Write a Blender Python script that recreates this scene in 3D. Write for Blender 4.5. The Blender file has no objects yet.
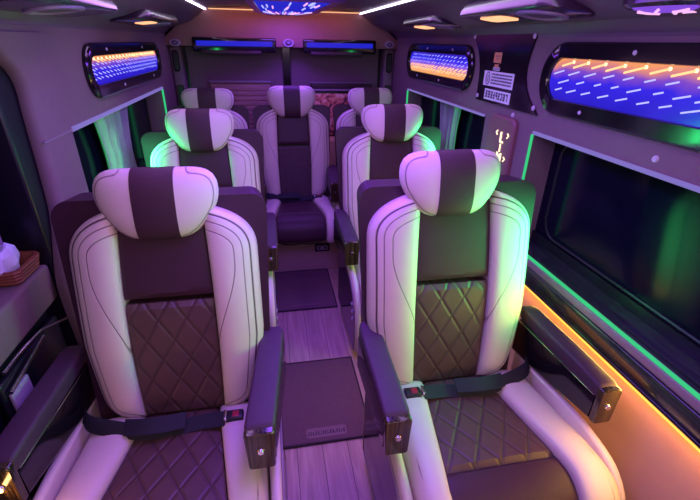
import bpy, bmesh, math, random
from mathutils import Vector, Matrix
random.seed(7)
PI = math.pi
C = bpy.context.scene.collection

# ---------------------------------------------------------------- materials
def mat(name, col, rough=.6, metal=0, noise=0, nscale=30, bump=0, bscale=200, coat=0, emit=None, estr=0, spec=.5, sheen=0):
    m = bpy.data.materials.new(name); m.use_nodes = True
    nt = m.node_tree; b = nt.nodes['Principled BSDF']
    b.inputs['Base Color'].default_value = (*col, 1)
    b.inputs['Roughness'].default_value = rough
    b.inputs['Metallic'].default_value = metal
    b.inputs['Specular IOR Level'].default_value = spec
    b.inputs['Coat Weight'].default_value = coat
    b.inputs['Coat Roughness'].default_value = .06
    b.inputs['Sheen Weight'].default_value = sheen
    tc = nt.nodes.new('ShaderNodeTexCoord')
    if noise:
        n = nt.nodes.new('ShaderNodeTexNoise'); n.inputs['Scale'].default_value = nscale; n.inputs['Detail'].default_value = 5
        nt.links.new(tc.outputs['Object'], n.inputs['Vector'])
        mx = nt.nodes.new('ShaderNodeMix'); mx.data_type = 'RGBA'
        mx.inputs[6].default_value = (*[c * (1 - noise) for c in col], 1)
        mx.inputs[7].default_value = (*[min(1, c * (1 + noise)) for c in col], 1)
        nt.links.new(n.outputs['Fac'], mx.inputs[0]); nt.links.new(mx.outputs[2], b.inputs['Base Color'])
    if bump:
        n2 = nt.nodes.new('ShaderNodeTexNoise'); n2.inputs['Scale'].default_value = bscale
        nt.links.new(tc.outputs['Object'], n2.inputs['Vector'])
        bp = nt.nodes.new('ShaderNodeBump'); bp.inputs['Strength'].default_value = bump; bp.inputs['Distance'].default_value = .002
        nt.links.new(n2.outputs['Fac'], bp.inputs['Height']); nt.links.new(bp.outputs['Normal'], b.inputs['Normal'])
    if emit:
        b.inputs['Emission Color'].default_value = (*emit, 1); b.inputs['Emission Strength'].default_value = estr
    return m

def math_node(nt, op, a, b=None, c=None):
    n = nt.nodes.new('ShaderNodeMath'); n.operation = op
    for i, v in enumerate((a, b, c)):
        if v is None: continue
        if isinstance(v, (int, float)): n.inputs[i].default_value = v
        else: nt.links.new(v, n.inputs[i])
    return n.outputs[0]

def line_mat(name, col, linecol, kind, rough=.5, noise=.06, depth=.003):
    """leather with sewn lines read from the uv map (metres)"""
    m = mat(name, col, rough, noise=noise, nscale=18)
    nt = m.node_tree; b = nt.nodes['Principled BSDF']
    uv = nt.nodes.new('ShaderNodeUVMap'); sp = nt.nodes.new('ShaderNodeSeparateXYZ')
    nt.links.new(uv.outputs[0], sp.inputs[0])
    U, V = sp.outputs[0], sp.outputs[1]
    def line(val, at, w):     # 1 on the line, 0 away
        d = math_node(nt, 'ABSOLUTE', math_node(nt, 'SUBTRACT', val, at))
        n = nt.nodes.new('ShaderNodeMapRange'); n.interpolation_type = 'SMOOTHSTEP'
        nt.links.new(d, n.inputs[0]); n.inputs[1].default_value = 0; n.inputs[2].default_value = w
        n.inputs[3].default_value = 1; n.inputs[4].default_value = 0
        return n.outputs[0]
    if kind == 'stitch':
        L = math_node(nt, 'MAXIMUM', line(U, .022, .0048), math_node(nt, 'MULTIPLY', line(U, .045, .003), .7))
        L = math_node(nt, 'MAXIMUM', L, math_node(nt, 'MULTIPLY', line(V, 0, .0028), .7))
        H = L
    else:
        a = math_node(nt, 'DIVIDE', U, .088); c = math_node(nt, 'DIVIDE', V, .145)
        def saw(x):
            f = math_node(nt, 'ABSOLUTE', math_node(nt, 'SUBTRACT', math_node(nt, 'FRACT', math_node(nt, 'ADD', x, 20.0)), .5))
            return math_node(nt, 'SUBTRACT', .5, f)       # 0 on the line
        s1 = saw(math_node(nt, 'ADD', a, c)); s2 = saw(math_node(nt, 'SUBTRACT', a, c))
        mn = math_node(nt, 'MINIMUM', s1, s2)
        L = math_node(nt, 'MULTIPLY', line(mn, 0, .035), .8); H = line(mn, 0, .13)
    mx = nt.nodes.new('ShaderNodeMix'); mx.data_type = 'RGBA'
    old = b.inputs['Base Color'].links[0].from_socket
    nt.links.new(L, mx.inputs[0]); nt.links.new(old, mx.inputs[6]); mx.inputs[7].default_value = (*linecol, 1)
    nt.links.new(mx.outputs[2], b.inputs['Base Color'])
    tc = nt.nodes.new('ShaderNodeTexCoord'); nz = nt.nodes.new('ShaderNodeTexNoise'); nz.inputs['Scale'].default_value = 260
    nt.links.new(tc.outputs['Object'], nz.inputs['Vector'])
    hh = math_node(nt, 'SUBTRACT', math_node(nt, 'MULTIPLY', nz.outputs['Fac'], .08), H)
    bp = nt.nodes.new('ShaderNodeBump'); bp.inputs['Strength'].default_value = .9; bp.inputs['Distance'].default_value = depth
    nt.links.new(hh, bp.inputs['Height']); nt.links.new(bp.outputs['Normal'], b.inputs['Normal'])
    return m

def wood_mat(name, c1, c2, axis, scale, rough=.4, coat=0, planks=0, stretch=12, dist=2):
    m = mat(name, c1, rough, coat=coat); nt = m.node_tree; b = nt.nodes['Principled BSDF']
    tc = nt.nodes.new('ShaderNodeTexCoord'); mp = nt.nodes.new('ShaderNodeMapping')
    sc = [scale * stretch] * 3; sc[axis] = scale
    mp.inputs['Scale'].default_value = sc
    nt.links.new(tc.outputs['Object'], mp.inputs[0])
    n = nt.nodes.new('ShaderNodeTexNoise'); n.inputs['Scale'].default_value = 1; n.inputs['Detail'].default_value = 6; n.inputs['Distortion'].default_value = dist
    nt.links.new(mp.outputs[0], n.inputs['Vector'])
    cr = nt.nodes.new('ShaderNodeValToRGB'); cr.color_ramp.elements[0].position = .35; cr.color_ramp.elements[1].position = .65
    cr.color_ramp.elements[0].color = (*c1, 1); cr.color_ramp.elements[1].color = (*c2, 1)
    nt.links.new(n.outputs['Fac'], cr.inputs[0])
    out = cr.outputs[0]
    if planks:
        s = nt.nodes.new('ShaderNodeSeparateXYZ'); nt.links.new(tc.outputs['Object'], s.inputs[0])
        f = math_node(nt, 'FRACT', math_node(nt, 'ADD', math_node(nt, 'DIVIDE', s.outputs[0], planks), 20.3))
        l = math_node(nt, 'LESS_THAN', f, .03)
        mx = nt.nodes.new('ShaderNodeMix'); mx.data_type = 'RGBA'
        nt.links.new(l, mx.inputs[0]); nt.links.new(out, mx.inputs[6]); mx.inputs[7].default_value = (*[c * .35 for c in c1], 1)
        out = mx.outputs[2]
    nt.links.new(out, b.inputs['Base Color'])
    return m

def star_mat(name, flip):
    m = bpy.data.materials.new(name); m.use_nodes = True; nt = m.node_tree
    b = nt.nodes['Principled BSDF']; b.inputs['Base Color'].default_value = (.01, .01, .02, 1); b.inputs['Roughness'].default_value = .15
    tc = nt.nodes.new('ShaderNodeTexCoord'); s = nt.nodes.new('ShaderNodeSeparateXYZ'); nt.links.new(tc.outputs['Generated'], s.inputs[0])
    nz = nt.nodes.new('ShaderNodeTexNoise'); nz.inputs['Scale'].default_value = 9
    nt.links.new(tc.outputs['Object'], nz.inputs['Vector'])
    f = math_node(nt, 'ADD', s.outputs[2], math_node(nt, 'MULTIPLY', math_node(nt, 'SUBTRACT', nz.outputs['Fac'], .5), .35))
    cr = nt.nodes.new('ShaderNodeValToRGB'); nt.links.new(f, cr.inputs[0])
    st = [(0, (.015, .008, .50)), (.5, (.03, .015, .70)), (.72, (.20, .06, .50)), (.86, (.62, .20, .20)), (1, (.85, .30, .10))]
    if flip: st = [(0, (.9, .38, .10)), (.22, (.8, .35, .25)), (.45, (.25, .1, .7)), (.7, (.03, .02, .8)), (1, (.03, .01, .45))]
    e = cr.color_ramp.elements
    e[0].position, e[0].color = st[0][0], (*st[0][1], 1); e[1].position, e[1].color = st[-1][0], (*st[-1][1], 1)
    for p, c in st[1:-1]:
        k = e.new(p); k.color = (*c, 1)
    nt.links.new(cr.outputs[0], b.inputs['Emission Color']); b.inputs['Emission Strength'].default_value = 1.0
    return m

M = {}
M['beige'] = line_mat('beige_leather', (.66, .54, .50), (.06, .02, .03), 'stitch', .5, .05)
M['dark'] = mat('dark_brown_leather', (.052, .019, .033), .5, noise=.15, nscale=12, bump=.25, bscale=300, spec=.3)
M['velvet'] = mat('mottled_suede', (.070, .034, .050), .8, noise=.35, nscale=45, bump=.4, bscale=220)
M['quilt'] = line_mat('quilted_brown_leather', (.088, .042, .042), (.018, .008, .010), 'quilt', .5, .3, .0028)
M['shell'] = mat('dark_shell', (.042, .014, .028), .45, noise=.1, spec=.3)
M['armpad'] = mat('arm_pad', (.062, .025, .055), .55, noise=.15, bump=.3, bscale=260, spec=.35)
M['gloss'] = mat('gloss_black', (.008, .005, .009), .14, coat=.2)
M['capwood'] = wood_mat('striped_gloss_wood', (.006, .004, .003), (.075, .048, .022), 2, 2, .2, .4, stretch=70, dist=.2)
M['chrome'] = mat('chrome', (.8, .8, .82), .18, 1)
M['belt'] = mat('belt_web', (.008, .008, .02), .75, noise=.2, bump=.4, bscale=400)
M['red'] = mat('red_plastic', (.35, .012, .04), .4)
M['black'] = mat('black_plastic', (.01, .01, .013), .4)
M['floor'] = wood_mat('wood_floor', (.36, .22, .19), (.50, .33, .28), 1, 1.4, .42, .1, planks=.115, stretch=16)
M['mat'] = mat('mat_carpet', (.13, .065, .085), .95, noise=.35, nscale=160, bump=.8, bscale=500)
M['patch'] = mat('mat_patch', (.20, .11, .14), .9, noise=.25, nscale=200)
M['edge'] = mat('mat_edge', (.03, .015, .025), .8)
M['wall'] = mat('wall_fabric', (.18, .11, .135), .75, noise=.08, nscale=25, bump=.25, bscale=300)
M['walllow'] = mat('wall_beige', (.50, .33, .26), .6, noise=.06, nscale=15, bump=.2, bscale=200)
M['ceil'] = mat('ceiling_leather', (.17, .10, .17), .5, noise=.08, nscale=6)
M['header'] = mat('header_leather', (.26, .10, .12), .6, noise=.1, nscale=10)
M['reardoor'] = mat('rear_door_leather', (.17, .08, .13), .65, noise=.1, nscale=10, bump=.3, bscale=250)
M['ribbed'] = wood_mat('ribbed_wood', (.26, .12, .12), (.40, .22, .20), 0, 1.5, .5, 0, stretch=14)
M['platform'] = mat('platform_carpet', (.42, .26, .24), .85, noise=.12, nscale=60, bump=.5, bscale=400)
M['glass'] = mat('tinted_glass', (.004, .003, .014), .12, spec=.16)
M['night'] = mat('dark_trim', (.006, .005, .012), .35)
M['sill'] = wood_mat('sill_dark', (.012, .014, .02), (.035, .05, .045), 1, 1.5, .22, .5, stretch=14)
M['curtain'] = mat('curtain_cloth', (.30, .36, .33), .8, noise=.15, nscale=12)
M['mauve'] = mat('mauve_trim', (.26, .18, .24), .5, noise=.05)
M['sticker'] = mat('sticker_paper', (.75, .72, .80), .5, noise=.04)
M['ink'] = mat('dark_ink', (.06, .04, .10), .5)
M['orange'] = mat('orange_label', (.65, .26, .12), .5, noise=.2, nscale=60)
M['plaque'] = mat('plaque_leather', (.20, .075, .10), .5, noise=.1)
M['wicker'] = mat('wicker', (.22, .06, .035), .6, noise=.4, nscale=90)
M['tissue'] = mat('tissue_paper', (.62, .58, .85), .8, noise=.05)
M['ring'] = mat('speaker_ring', (.35, .25, .42), .35, noise=.05)
M['mesh'] = mat('speaker_mesh', (.14, .07, .16), .5, bump=.6, bscale=500)
M['screw'] = mat('screw_cap', (.55, .48, .6), .35)
M['card'] = mat('cardboard', (.60, .42, .16), .8, noise=.1)
M['housing'] = mat('console_housing', (.035, .015, .045), .25, noise=.1, coat=.3)
def led(name, col, s): return mat(name, (.03, .03, .04), .6, emit=col, estr=s, spec=.1)
M['led_white'] = led('led_white', (.80, .72, 1), 5)
M['led_lilac'] = led('led_lilac', (.24, .18, .60), .75)
M['led_green'] = led('led_green', (.03, .60, .20), .9)
M['led_amber'] = led('led_amber', (1, .48, .07), 1.6)
M['led_blue'] = led('led_blue', (.015, .02, .85), .6)
M['led_warm'] = led('led_warm', (1, .5, .25), 1.0)
M['lamp_amber'] = led('lamp_amber', (1, .45, .22), 1.3)
M['streak_w'] = led('streak_white', (.42, .42, 1), 1.2)
M['streak_o'] = led('streak_orange', (1, .5, .2), 1.5)
M['dot_o'] = led('dot_orange', (1, .72, .35), 2.2)
M['sign_led'] = led('sign_letters', (1, .85, .5), 1.6)
M['lens_violet'] = led('lens_violet', (.28, .08, .9), .7)
M['streak_p'] = led('streak_pink', (.85, .4, .75), 1.2)
M['star_a'] = star_mat('star_panel_a', False); M['star_b'] = star_mat('star_panel_b', True)

def printed_mat():
    m = mat('printed_pattern', (.3, .1, .1), .6); nt = m.node_tree; b = nt.nodes['Principled BSDF']
    tc = nt.nodes.new('ShaderNodeTexCoord'); n = nt.nodes.new('ShaderNodeTexNoise'); n.inputs['Scale'].default_value = 14; n.inputs['Distortion'].default_value = 1.5
    nt.links.new(tc.outputs['Object'], n.inputs['Vector'])
    cr = nt.nodes.new('ShaderNodeValToRGB'); e = cr.color_ramp.elements
    e[0].position = .36; e[0].color = (.03, .015, .03, 1); e[1].position = .66; e[1].color = (.90, .55, .48, 1)
    k = e.new(.44); k.color = (.55, .13, .08, 1); k = e.new(.54); k.color = (.75, .32, .18, 1)
    nt.links.new(n.outputs['Fac'], cr.inputs[0]); nt.links.new(cr.outputs[0], b.inputs['Base Color'])
    return m
M['printed'] = printed_mat()

# ---------------------------------------------------------------- mesh helpers
class MB:
    def __init__(s): s.v = []; s.f = []; s.uv = {}
    def add(s, vs, fs):
        o = len(s.v); s.v += [tuple(v) for v in vs]; s.f += [tuple(i + o for i in f) for f in fs]; return o
    def box(s, x0, x1, y0, y1, z0, z1, bev=0):
        if bev:
            bm = bmesh.new(); bmesh.ops.create_cube(bm, size=1)
            for v in bm.verts:
                v.co = Vector(((x0 + x1) / 2 + v.co.x * (x1 - x0), (y0 + y1) / 2 + v.co.y * (y1 - y0), (z0 + z1) / 2 + v.co.z * (z1 - z0)))
            bmesh.ops.bevel(bm, geom=bm.edges[:], offset=bev, segments=3, profile=.5, affect='EDGES')
            bm.verts.index_update()
            s.add([v.co[:] for v in bm.verts], [[v.index for v in f.verts] for f in bm.faces]); bm.free(); return s
        s.add([(x0, y0, z0), (x1, y0, z0), (x1, y1, z0), (x0, y1, z0), (x0, y0, z1), (x1, y0, z1), (x1, y1, z1), (x0, y1, z1)],
              [(0, 3, 2, 1), (4, 5, 6, 7), (0, 1, 5, 4), (1, 2, 6, 5), (2, 3, 7, 6), (3, 0, 4, 7)])
        return s
    def prism(s, pts, fn0, fn1, bev=0):
        """2-D outline pts mapped by fn0 / fn1 to the two faces; bev = list of (inset, frac) is not needed"""
        n = len(pts)
        s.add([fn0(*p) for p in pts] + [fn1(*p) for p in pts],
              [tuple(range(n - 1, -1, -1)), tuple(range(n, 2 * n))] + [(i, (i + 1) % n, n + (i + 1) % n, n + i) for i in range(n)])
        return s
    def loft(s, rings, caps=True, closed=True):
        n = len(rings[0]); o = len(s.v); vs = [p for r in rings for p in r]; fs = []
        for i in range(len(rings) - 1):
            for j in range(n if closed else n - 1):
                k = (j + 1) % n
                fs.append((i * n + j, i * n + k, (i + 1) * n + k, (i + 1) * n + j))
        if caps: fs += [tuple(range(n - 1, -1, -1)), tuple((len(rings) - 1) * n + j for j in range(n))]
        s.add(vs, fs); return s
    def tube(s, pts, r, n=8):
        P = [Vector(p) for p in pts]; rings = []
        up = Vector((0, 0, 1))
        for i, p in enumerate(P):
            d = (P[min(i + 1, len(P) - 1)] - P[max(i - 1, 0)]).normalized()
            a = d.cross(up)
            if a.length < .05: a = d.cross(Vector((1, 0, 0)))
            a.normalize(); b = a.cross(d)
            rings.append([tuple(p + r * (math.cos(t) * a + math.sin(t) * b)) for t in [2 * PI * k / n for k in range(n)]])
        return s.loft(rings)
    def cyl(s, c, axis, r, h, n=24, r2=None):
        c = Vector(c); ax = Vector(axis).normalized(); a = ax.cross(Vector((0, 0, 1)))
        if a.length < .1: a = ax.cross(Vector((1, 0, 0)))
        a.normalize(); b = ax.cross(a); r2 = r if r2 is None else r2
        mk = lambda q, rr: [tuple(q + rr * (math.cos(t) * a + math.sin(t) * b)) for t in [2 * PI * k / n for k in range(n)]]
        return s.loft([mk(c, r), mk(c + ax * h, r2)])
    def build(s, name, m, parent=None, smooth=True, ang=.6, uvs=None, loc=None):
        me = bpy.data.meshes.new(name); me.from_pydata(s.v, [], s.f); me.update()
        bm = bmesh.new(); bm.from_mesh(me); bmesh.ops.recalc_face_normals(bm, faces=bm.faces); bm.to_mesh(me); bm.free()
        uvl = me.uv_layers.new(name='UVMap')
        for l in me.loops:
            uvl.data[l.index].uv = uvs[l.vertex_index] if uvs else (1, 1)
        if smooth:
            for p in me.polygons: p.use_smooth = True
            me.set_sharp_from_angle(angle=ang)
        me.materials.append(M[m] if isinstance(m, str) else m)
        o = bpy.data.objects.new(name, me); C.objects.link(o)
        if parent: o.parent = parent
        if loc: o.location = loc
        return o

def tag(o, label=None, cat=None, group=None, kind=None):
    if label: o['label'] = label
    if cat: o['category'] = cat
    if group: o['group'] = group
    if kind: o['kind'] = kind
    return o
def thing(name, label, cat, loc=(0, 0, 0), group=None):
    o = bpy.data.objects.new(name, None); C.objects.link(o); o.location = loc; o.empty_display_size = .1
    return tag(o, label, cat, group)
def struct(o): o['kind'] = 'structure'; return o

def rrect(w, h, r, n=6):
    pts = []
    for cx, cy, a0 in ((w/2 - r, h/2 - r, 0), (-w/2 + r, h/2 - r, PI/2), (-w/2 + r, -h/2 + r, PI), (w/2 - r, -h/2 + r, 1.5*PI)):
        for k in range(n + 1):
            a = a0 + PI/2 * k / n; pts.append((cx + r*math.cos(a), cy + r*math.sin(a)))
    return pts
def smoothpath(pts, n):
    P = [Vector(p) for p in pts]; P = [2*P[0] - P[1]] + P + [2*P[-1] - P[-2]]; out = []
    segs = len(P) - 3
    for i in range(segs):
        a, b, c, d = P[i:i+4]
        for k in range(n):
            t = k / n
            out.append(.5 * ((2*b) + (c - a)*t + (2*a - 5*b + 4*c - d)*t*t + (3*b - a - 3*c + d)*t**3))
    out.append(P[-2]); return out

# ---------------------------------------------------------------- padded leather panel
def pad(path, xl, xr, h, depth, ends, nu=22, fall=0, fallside=1, sharp=.55, uvfn=None, endpow=1):
    n = len(path); s = [0]
    for i in range(1, n): s.append(s[-1] + math.dist(path[i], path[i-1]))
    L = s[-1]; rings = []; uvs = []
    for i, (y, z) in enumerate(path):
        a, b = path[max(i-1, 0)], path[min(i+1, n-1)]
        dy, dz = b[0]-a[0], b[1]-a[1]; l = math.hypot(dy, dz) or 1; ny, nz = -dz/l, dy/l
        e0 = s[i] / ends[0] if ends[0] else 9; e1 = (L - s[i]) / ends[1] if ends[1] else 9
        k = 1
        for e in (e0, e1):
            if e < 1: k *= math.sqrt(max(0, 1 - (1-e)**2))
        x0, x1 = xl(y, z), xr(y, z); m_, hf = (x0+x1)/2, abs(x1-x0)/2
        lo, hi = min(x0, x1), max(x0, x1)
        ring = [(lo, -depth)]
        for j in range(nu+1):
            th = PI*j/nu; cx, sy = -math.cos(th), math.sin(th)
            x = m_ + hf*math.copysign(abs(cx)**.8, cx)
            nn = h*k*abs(sy)**sharp
            q = (x - x0)/((x1 - x0) or 1)
            if fall: nn -= fall*max(0, q)**3
            ring.append((x, nn))
        ring.append((hi, -depth))
        rings.append([(x, y + ny*d, z + nz*d) for x, d in ring])
        uvs += [uvfn(x, z, s[i]) if uvfn else (x, s[i]) for x, d in ring]
    mb = MB(); mb.loft(rings); mb.uvs = uvs
    return mb

def dist_poly(p, poly):
    best = 9
    for i in range(len(poly)-1):
        ax, ay = poly[i]; bx, by = poly[i+1]; dx, dy = bx-ax, by-ay; l2 = dx*dx+dy*dy or 1e-9
        t = max(0, min(1, ((p[0]-ax)*dx + (p[1]-ay)*dy)/l2))
        best = min(best, math.hypot(p[0]-ax-t*dx, p[1]-ay-t*dy))
    return best

# ---------------------------------------------------------------- the seat
# local frame: origin on floor under the cushion nose, x across, y towards the rear of the van
def seat(x0, y0, label, bdx=0, bw=.95, rear=0, flare=(0, 0), army=0, awid=(.041, .041), hs=.30, rec=.14, hw=.19, hz=1.235, hhx=.105, hdx=None, group='captain seats', lod=1, arms=(1, 1), armdx=(0, 0), inlay=0, belt=1, zl=0, ztop=1.205):
    k = hs/.30
    root = thing('captain_seat', label, 'seat', (x0, y0, zl), group)
    BACK = ('quilted_back_panel', 'suede_back_panel', 'upper_back_panel', 'backrest_wing', 'back_shell', 'headrest')
    def B(mb, name, m, par=root, uvs=None, ang=.6):
        o = mb.build(name, m, par, uvs=uvs, ang=ang)
        if name in BACK: o.location.x = bdx if (name != 'headrest' or hdx is None) else hdx
        return o
    # plinth
    B(MB().box(-.24*k, .24*k, .20 if rear else .07, .56, .264 if rear else 0, .30, .015), 'base', 'black')
    # cushion
    cp = [tuple(v[:]) for v in smoothpath([(.035, .30 if rear else .27), (.002, .35), (.012, .42), (.06, .463), (.15, .475), (.30, .468), (.45, .462), (.53, .46)], 8)]
    cc = lambda y, z: k*(.195 - .07*min(1, max(0, (y-.08)/.42)))
    co = lambda y, z: k*(.298 - .006*min(1, max(0, y/.4)))
    iq = min(range(len(cp)), key=lambda i: abs(cp[i][0]-.140) + (9 if cp[i][1] < .46 else 0))
    p = pad(cp[:iq+1], lambda y, z: -cc(y, z), cc, .014, .06, (.02, .02)); B(p, 'cushion_front', 'dark', uvs=p.uvs)
    p = pad(cp[iq:], lambda y, z: -cc(y, z), cc, .016, .06, (.02, .02), nu=26); B(p, 'quilted_cushion' if not rear else 'cushion_top', 'quilt' if not rear else 'dark', uvs=p.uvs)
    for sd in (-1, 1):
        p = pad(cp, lambda y, z: sd*(cc(y, z)+.002), lambda y, z: sd*(co(y, z) + flare[(sd+1)//2]*max(0, 1-y/.45)), .042, .10, (.05, .05), fall=.022,
                uvfn=lambda x, z, s: (abs(abs(x) - .268*k - flare[(sd+1)//2]*.6)+.045 if z > .3 else 1, 1))
        B(p, 'cushion_bolster', 'beige', uvs=p.uvs)
    # backrest
    zb, zt, z0 = .470, ztop+.005, ztop-.155
    W = .308*k
    yb = .52
    def by(z): t = (z-zb)/(zt-zb); return yb + rec*t - .018*math.sin(PI*min(1, t))
    def wout(z):
        w = k*bw*(.262 + .046*min(1, max(0, (z-zb)/.28))**.7)
        if z > z0: w *= max(0, 1 - ((z-z0)/(zt-z0))**2.4)**(1/2.4)
        if z < zb+.085: w -= .065*(1 - math.sqrt(max(0, 1 - ((zb+.085-z)/.085)**2)))
        return w
    def cb(z): t = (z-zb)/(zt-zb); return k*(.131 + .010*math.sin(PI*t) - .006*t)
    zs = [zb + (z0-zb)*i/34 for i in range(34)] + [z0 + (zt-z0)*math.sin(PI/2*i/22)*.994 for i in range(23)]
    outline = [(wout(z), z) for z in zs]
    zq = zb + .42
    pl = [(by(z), z) for z in zs if z <= zq]; pu = [(by(z), z) for z in zs if z >= zq-.004 and z < zt-.03]
    f = lambda s_: (lambda y, z: s_*cb(z))
    p = pad(pl, f(-1), f(1), .014, .05, (.02, .02), nu=26); B(p, 'quilted_back_panel' if not rear else 'suede_back_panel', 'quilt' if not rear else 'velvet', uvs=p.uvs)
    p = pad(pu, f(-1), f(1), .012, .05, (.015, .03)); B(p, 'upper_back_panel', 'dark', uvs=p.uvs)
    pw = [(by(z), z) for z in zs if wout(z) > cb(z)+.006]
    for sd in (-1, 1):
        def uvf(x, z, s, sd=sd):
            ax = abs(x); d = dist_poly((ax, z), outline)
            q = max(0, min(1, (z-.70)/.30)); q = q*q*(3-2*q)
            w_ = wout(z); v = d - .072 if z > z0 else (w_-ax) - (.072 + (w_-cb(z)-.072)*(1-q))
            return (d, max(-.05, min(.05, v)) if z > .69 else 1)
        p = pad(pw, lambda y, z: sd*(cb(z)+.002), lambda y, z: sd*wout(z), .042, .075, (.06, .0), nu=26, fall=.042, uvfn=uvf)
        B(p, 'backrest_wing', 'beige', uvs=p.uvs)
    # shell behind
    sh = []
    for (x, z) in rrect(2*.328*k, zt+.005-.30, .05, 6):
        zz = z + (zt+.005+.30)/2
        sh.append((x*(1 - .12*max(0, (1.0-zz)/.7)), zz))
    mb = MB(); mb.prism(sh, lambda x, z: (x, by(z)+.035 + .0*x, z), lambda x, z: (x*.96, by(z)+.15, z-.01)); B(mb, 'back_shell', 'shell', ang=.9)
    # headrest
    hh = hhx
    HT = [(-1, .40), (-.95, .50), (-.78, .655), (-.5, .80), (-.2, .92), (.05, .98), (.3, 1), (.55, .985), (.75, .93), (.88, .845), (.96, .73), (1, .58)]
    def hwid(t):   # t -1 bottom .. 1 top
        for (a, wa), (b, wb) in zip(HT, HT[1:]):
            if t <= b:
                q = (t-a)/(b-a); return hw*(wa + (wb-wa)*q)
        return hw*.58
    yh = by(hz) - .03
    def hring(t, x0=-1, x1=1, off=0, n=40):
        w = hwid(t); z = hz + t*hh*(1+off*8); th = (.052+off)*max(0, 1-abs(t)**3)**(1/2.4)
        out = []
        xa, xb = max(-w, x0), min(w, x1)
        fr = [xa + (xb-xa)*(.5-.5*math.cos(PI*i/n)) for i in range(n+1)]
        yy = yh + rec*.35*t*hh/.1*.3
        thx = lambda x: th*max(0, 1-abs(x/(w+1e-6))**3.2)**(1/2.2)
        curve = lambda x: .10*x*x/hw*.9
        out += [(x, yy + curve(x) - thx(x), z) for x in fr]
        out += [(x, yy + curve(x) + thx(x)*.9, z) for x in fr[::-1]]
        return out
    T = [-.998] + [math.sin(PI/2*(-1+2*i/26))*.998 for i in range(1, 26)] + [.998]
    mb = MB(); rg = [hring(t) for t in T]; mb.loft(rg)
    uvs = []
    hout = [(hwid(t), t*hh) for t in T]
    for i, t in enumerate(T):
        for q in rg[i]: d_ = dist_poly((abs(q[0]), t*hh), hout); uvs.append((d_+.033 if q[1] < yh+.02 + .1*q[0]**2/hw else 1, 1))
    hr = B(mb, 'headrest', 'beige', uvs=uvs, ang=1.0)
    cbw = hw*.335
    mb = MB().loft([hring(t, -cbw, cbw, .0025, 14) for t in T]); B(mb, 'centre_band', 'dark', hr, ang=1.0)
    for sd in (-1, 1): B(MB().cyl((sd*.05*k, yh+.03, hz-hh-.06), (0, 0, 1), .007, .1, 10), 'headrest_post', 'chrome', hr)
    # side panels + arms
    for i, sd in enumerate((-1, 1)):
        xi, xo = sd*.304*k, sd*.335*k
        prof = [(.02, .06), (-.015, .20), (.0, .36), (.05, .448), (.13, .492), (.28, .515), (.45, .510), (.60, .500), (.60, .06)]
        sp_ = [tuple(v[:]) for v in smoothpath(prof[:8], 5)] + [(.60, .06)]
        if rear: sp_ = [(y, max(z, .266)) for y, z in sp_ if z > .2 or y > .5]
        cy = sum(q[0] for q in sp_)/len(sp_); cz = sum(q[1] for q in sp_)/len(sp_)
        mb = MB(); rings = []
        for fx, ins in ((0, .010), (.15, .003), (.4, 0), (.6, 0), (.85, .003), (1, .010)):
            x = xi + (xo-xi)*fx
            rings.append([(x + sd*flare[i]*max(0, 1-y/.45), y + (cy-y)/math.hypot(cy-y, cz-z)*ins, z + (cz-z)/math.hypot(cy-y, cz-z)*ins) for y, z in sp_])
        mb.loft(rings); side = B(mb, 'side_panel', 'beige', ang=.8)
        if inlay == sd or inlay == 2:
            q = [(.022, .08), (.012, .20), (.026, .345), (.075, .420), (.15, .460), (.30, .485), (.50, .480), (.56, .475), (.56, .08)]
            MB().prism(q, lambda y, z: (xo+sd*.0005, y, z), lambda y, z: (xo+sd*.005, y, z)).build('inlay_panel', 'gloss', side)
            MB().tube([(xo+sd*.004, y, z) for y, z in q+[q[0]]], .0035, 6).build('inlay_trim', 'mauve', side)
            for b in range(3):
                MB().cyl((xo+sd*.005, .06+.010*b, .27+.042*b), (sd, 0, 0), .013, .006, 16, .010).build('seat_button', 'ring', side)
        if not arms[i]: continue
        ax = sd*.330*k; aw = awid[i]; yaw = armdx[i]
        # padded top: loft of rounded sections along y
        mb = MB(); rings = []
        for y, zt_, zb_, w in ((.178, .690, .660, .85), (.182, .696, .652, .95), (.195, .701, .648, 1), (.32, .708, .650, 1), (.46, .712, .655, 1), (.58, .716, .660, .95), (.61, .712, .664, .7)):
            rings.append([(ax + yaw*(.61-y)/.43 + px*w, y, (zt_+zb_)/2 + pz*(zt_-zb_)/.05) for px, pz in rrect(2*aw, .05, .011, 4)])
        mb.loft(rings); arm = B(mb, 'armrest', 'armpad', ang=.9)
        mb = MB(); rings = []
        for y, zt_, zb_ in ((.186, .656, .556), (.24, .656, .548), (.36, .656, .530), (.50, .656, .510), (.60, .656, .500)):
            rings.append([(ax + yaw*(.61-y)/.43 + px*.93, y, (zt_+zb_)/2 + pz*(zt_-zb_)/.1) for px, pz in rrect(2*aw, .1, .008, 3)])
        mb.loft(rings); mb.build('arm_side', 'gloss', arm, ang=.9)
        # glossy striped cap on the front end
        axr = ax; ax = ax + yaw; arm.location.y = army
        mb = MB(); rings = []
        for y, s_ in ((.182, 1), (.168, 1), (.163, .985), (.160, .95)):
            rings.append([(ax + px*s_*(1 + .9*(pz-.07)), y, .622 + pz*s_) for px, pz in rrect(2*aw*1.0, .142, .009, 4)])
        mb.loft(rings); mb.build('front_cap', 'capwood', arm, ang=.5)
        MB().cyl((ax, .161, .625), (0, -1, 0), .0105, .007, 20, .008).build('chrome_button', 'chrome', arm)
        MB().tube([(ax - aw*.9, .181, .688), (ax + aw*.9, .181, .690)], .0012, 6).build('chrome_trim', 'chrome', arm)
        MB().tube([(axr + yaw*(.61-y)/.43 - sd*aw*.98, y, .654) for y in (.19, .4, .6)], .0018, 6).build('side_trim', 'chrome', arm)
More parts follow.
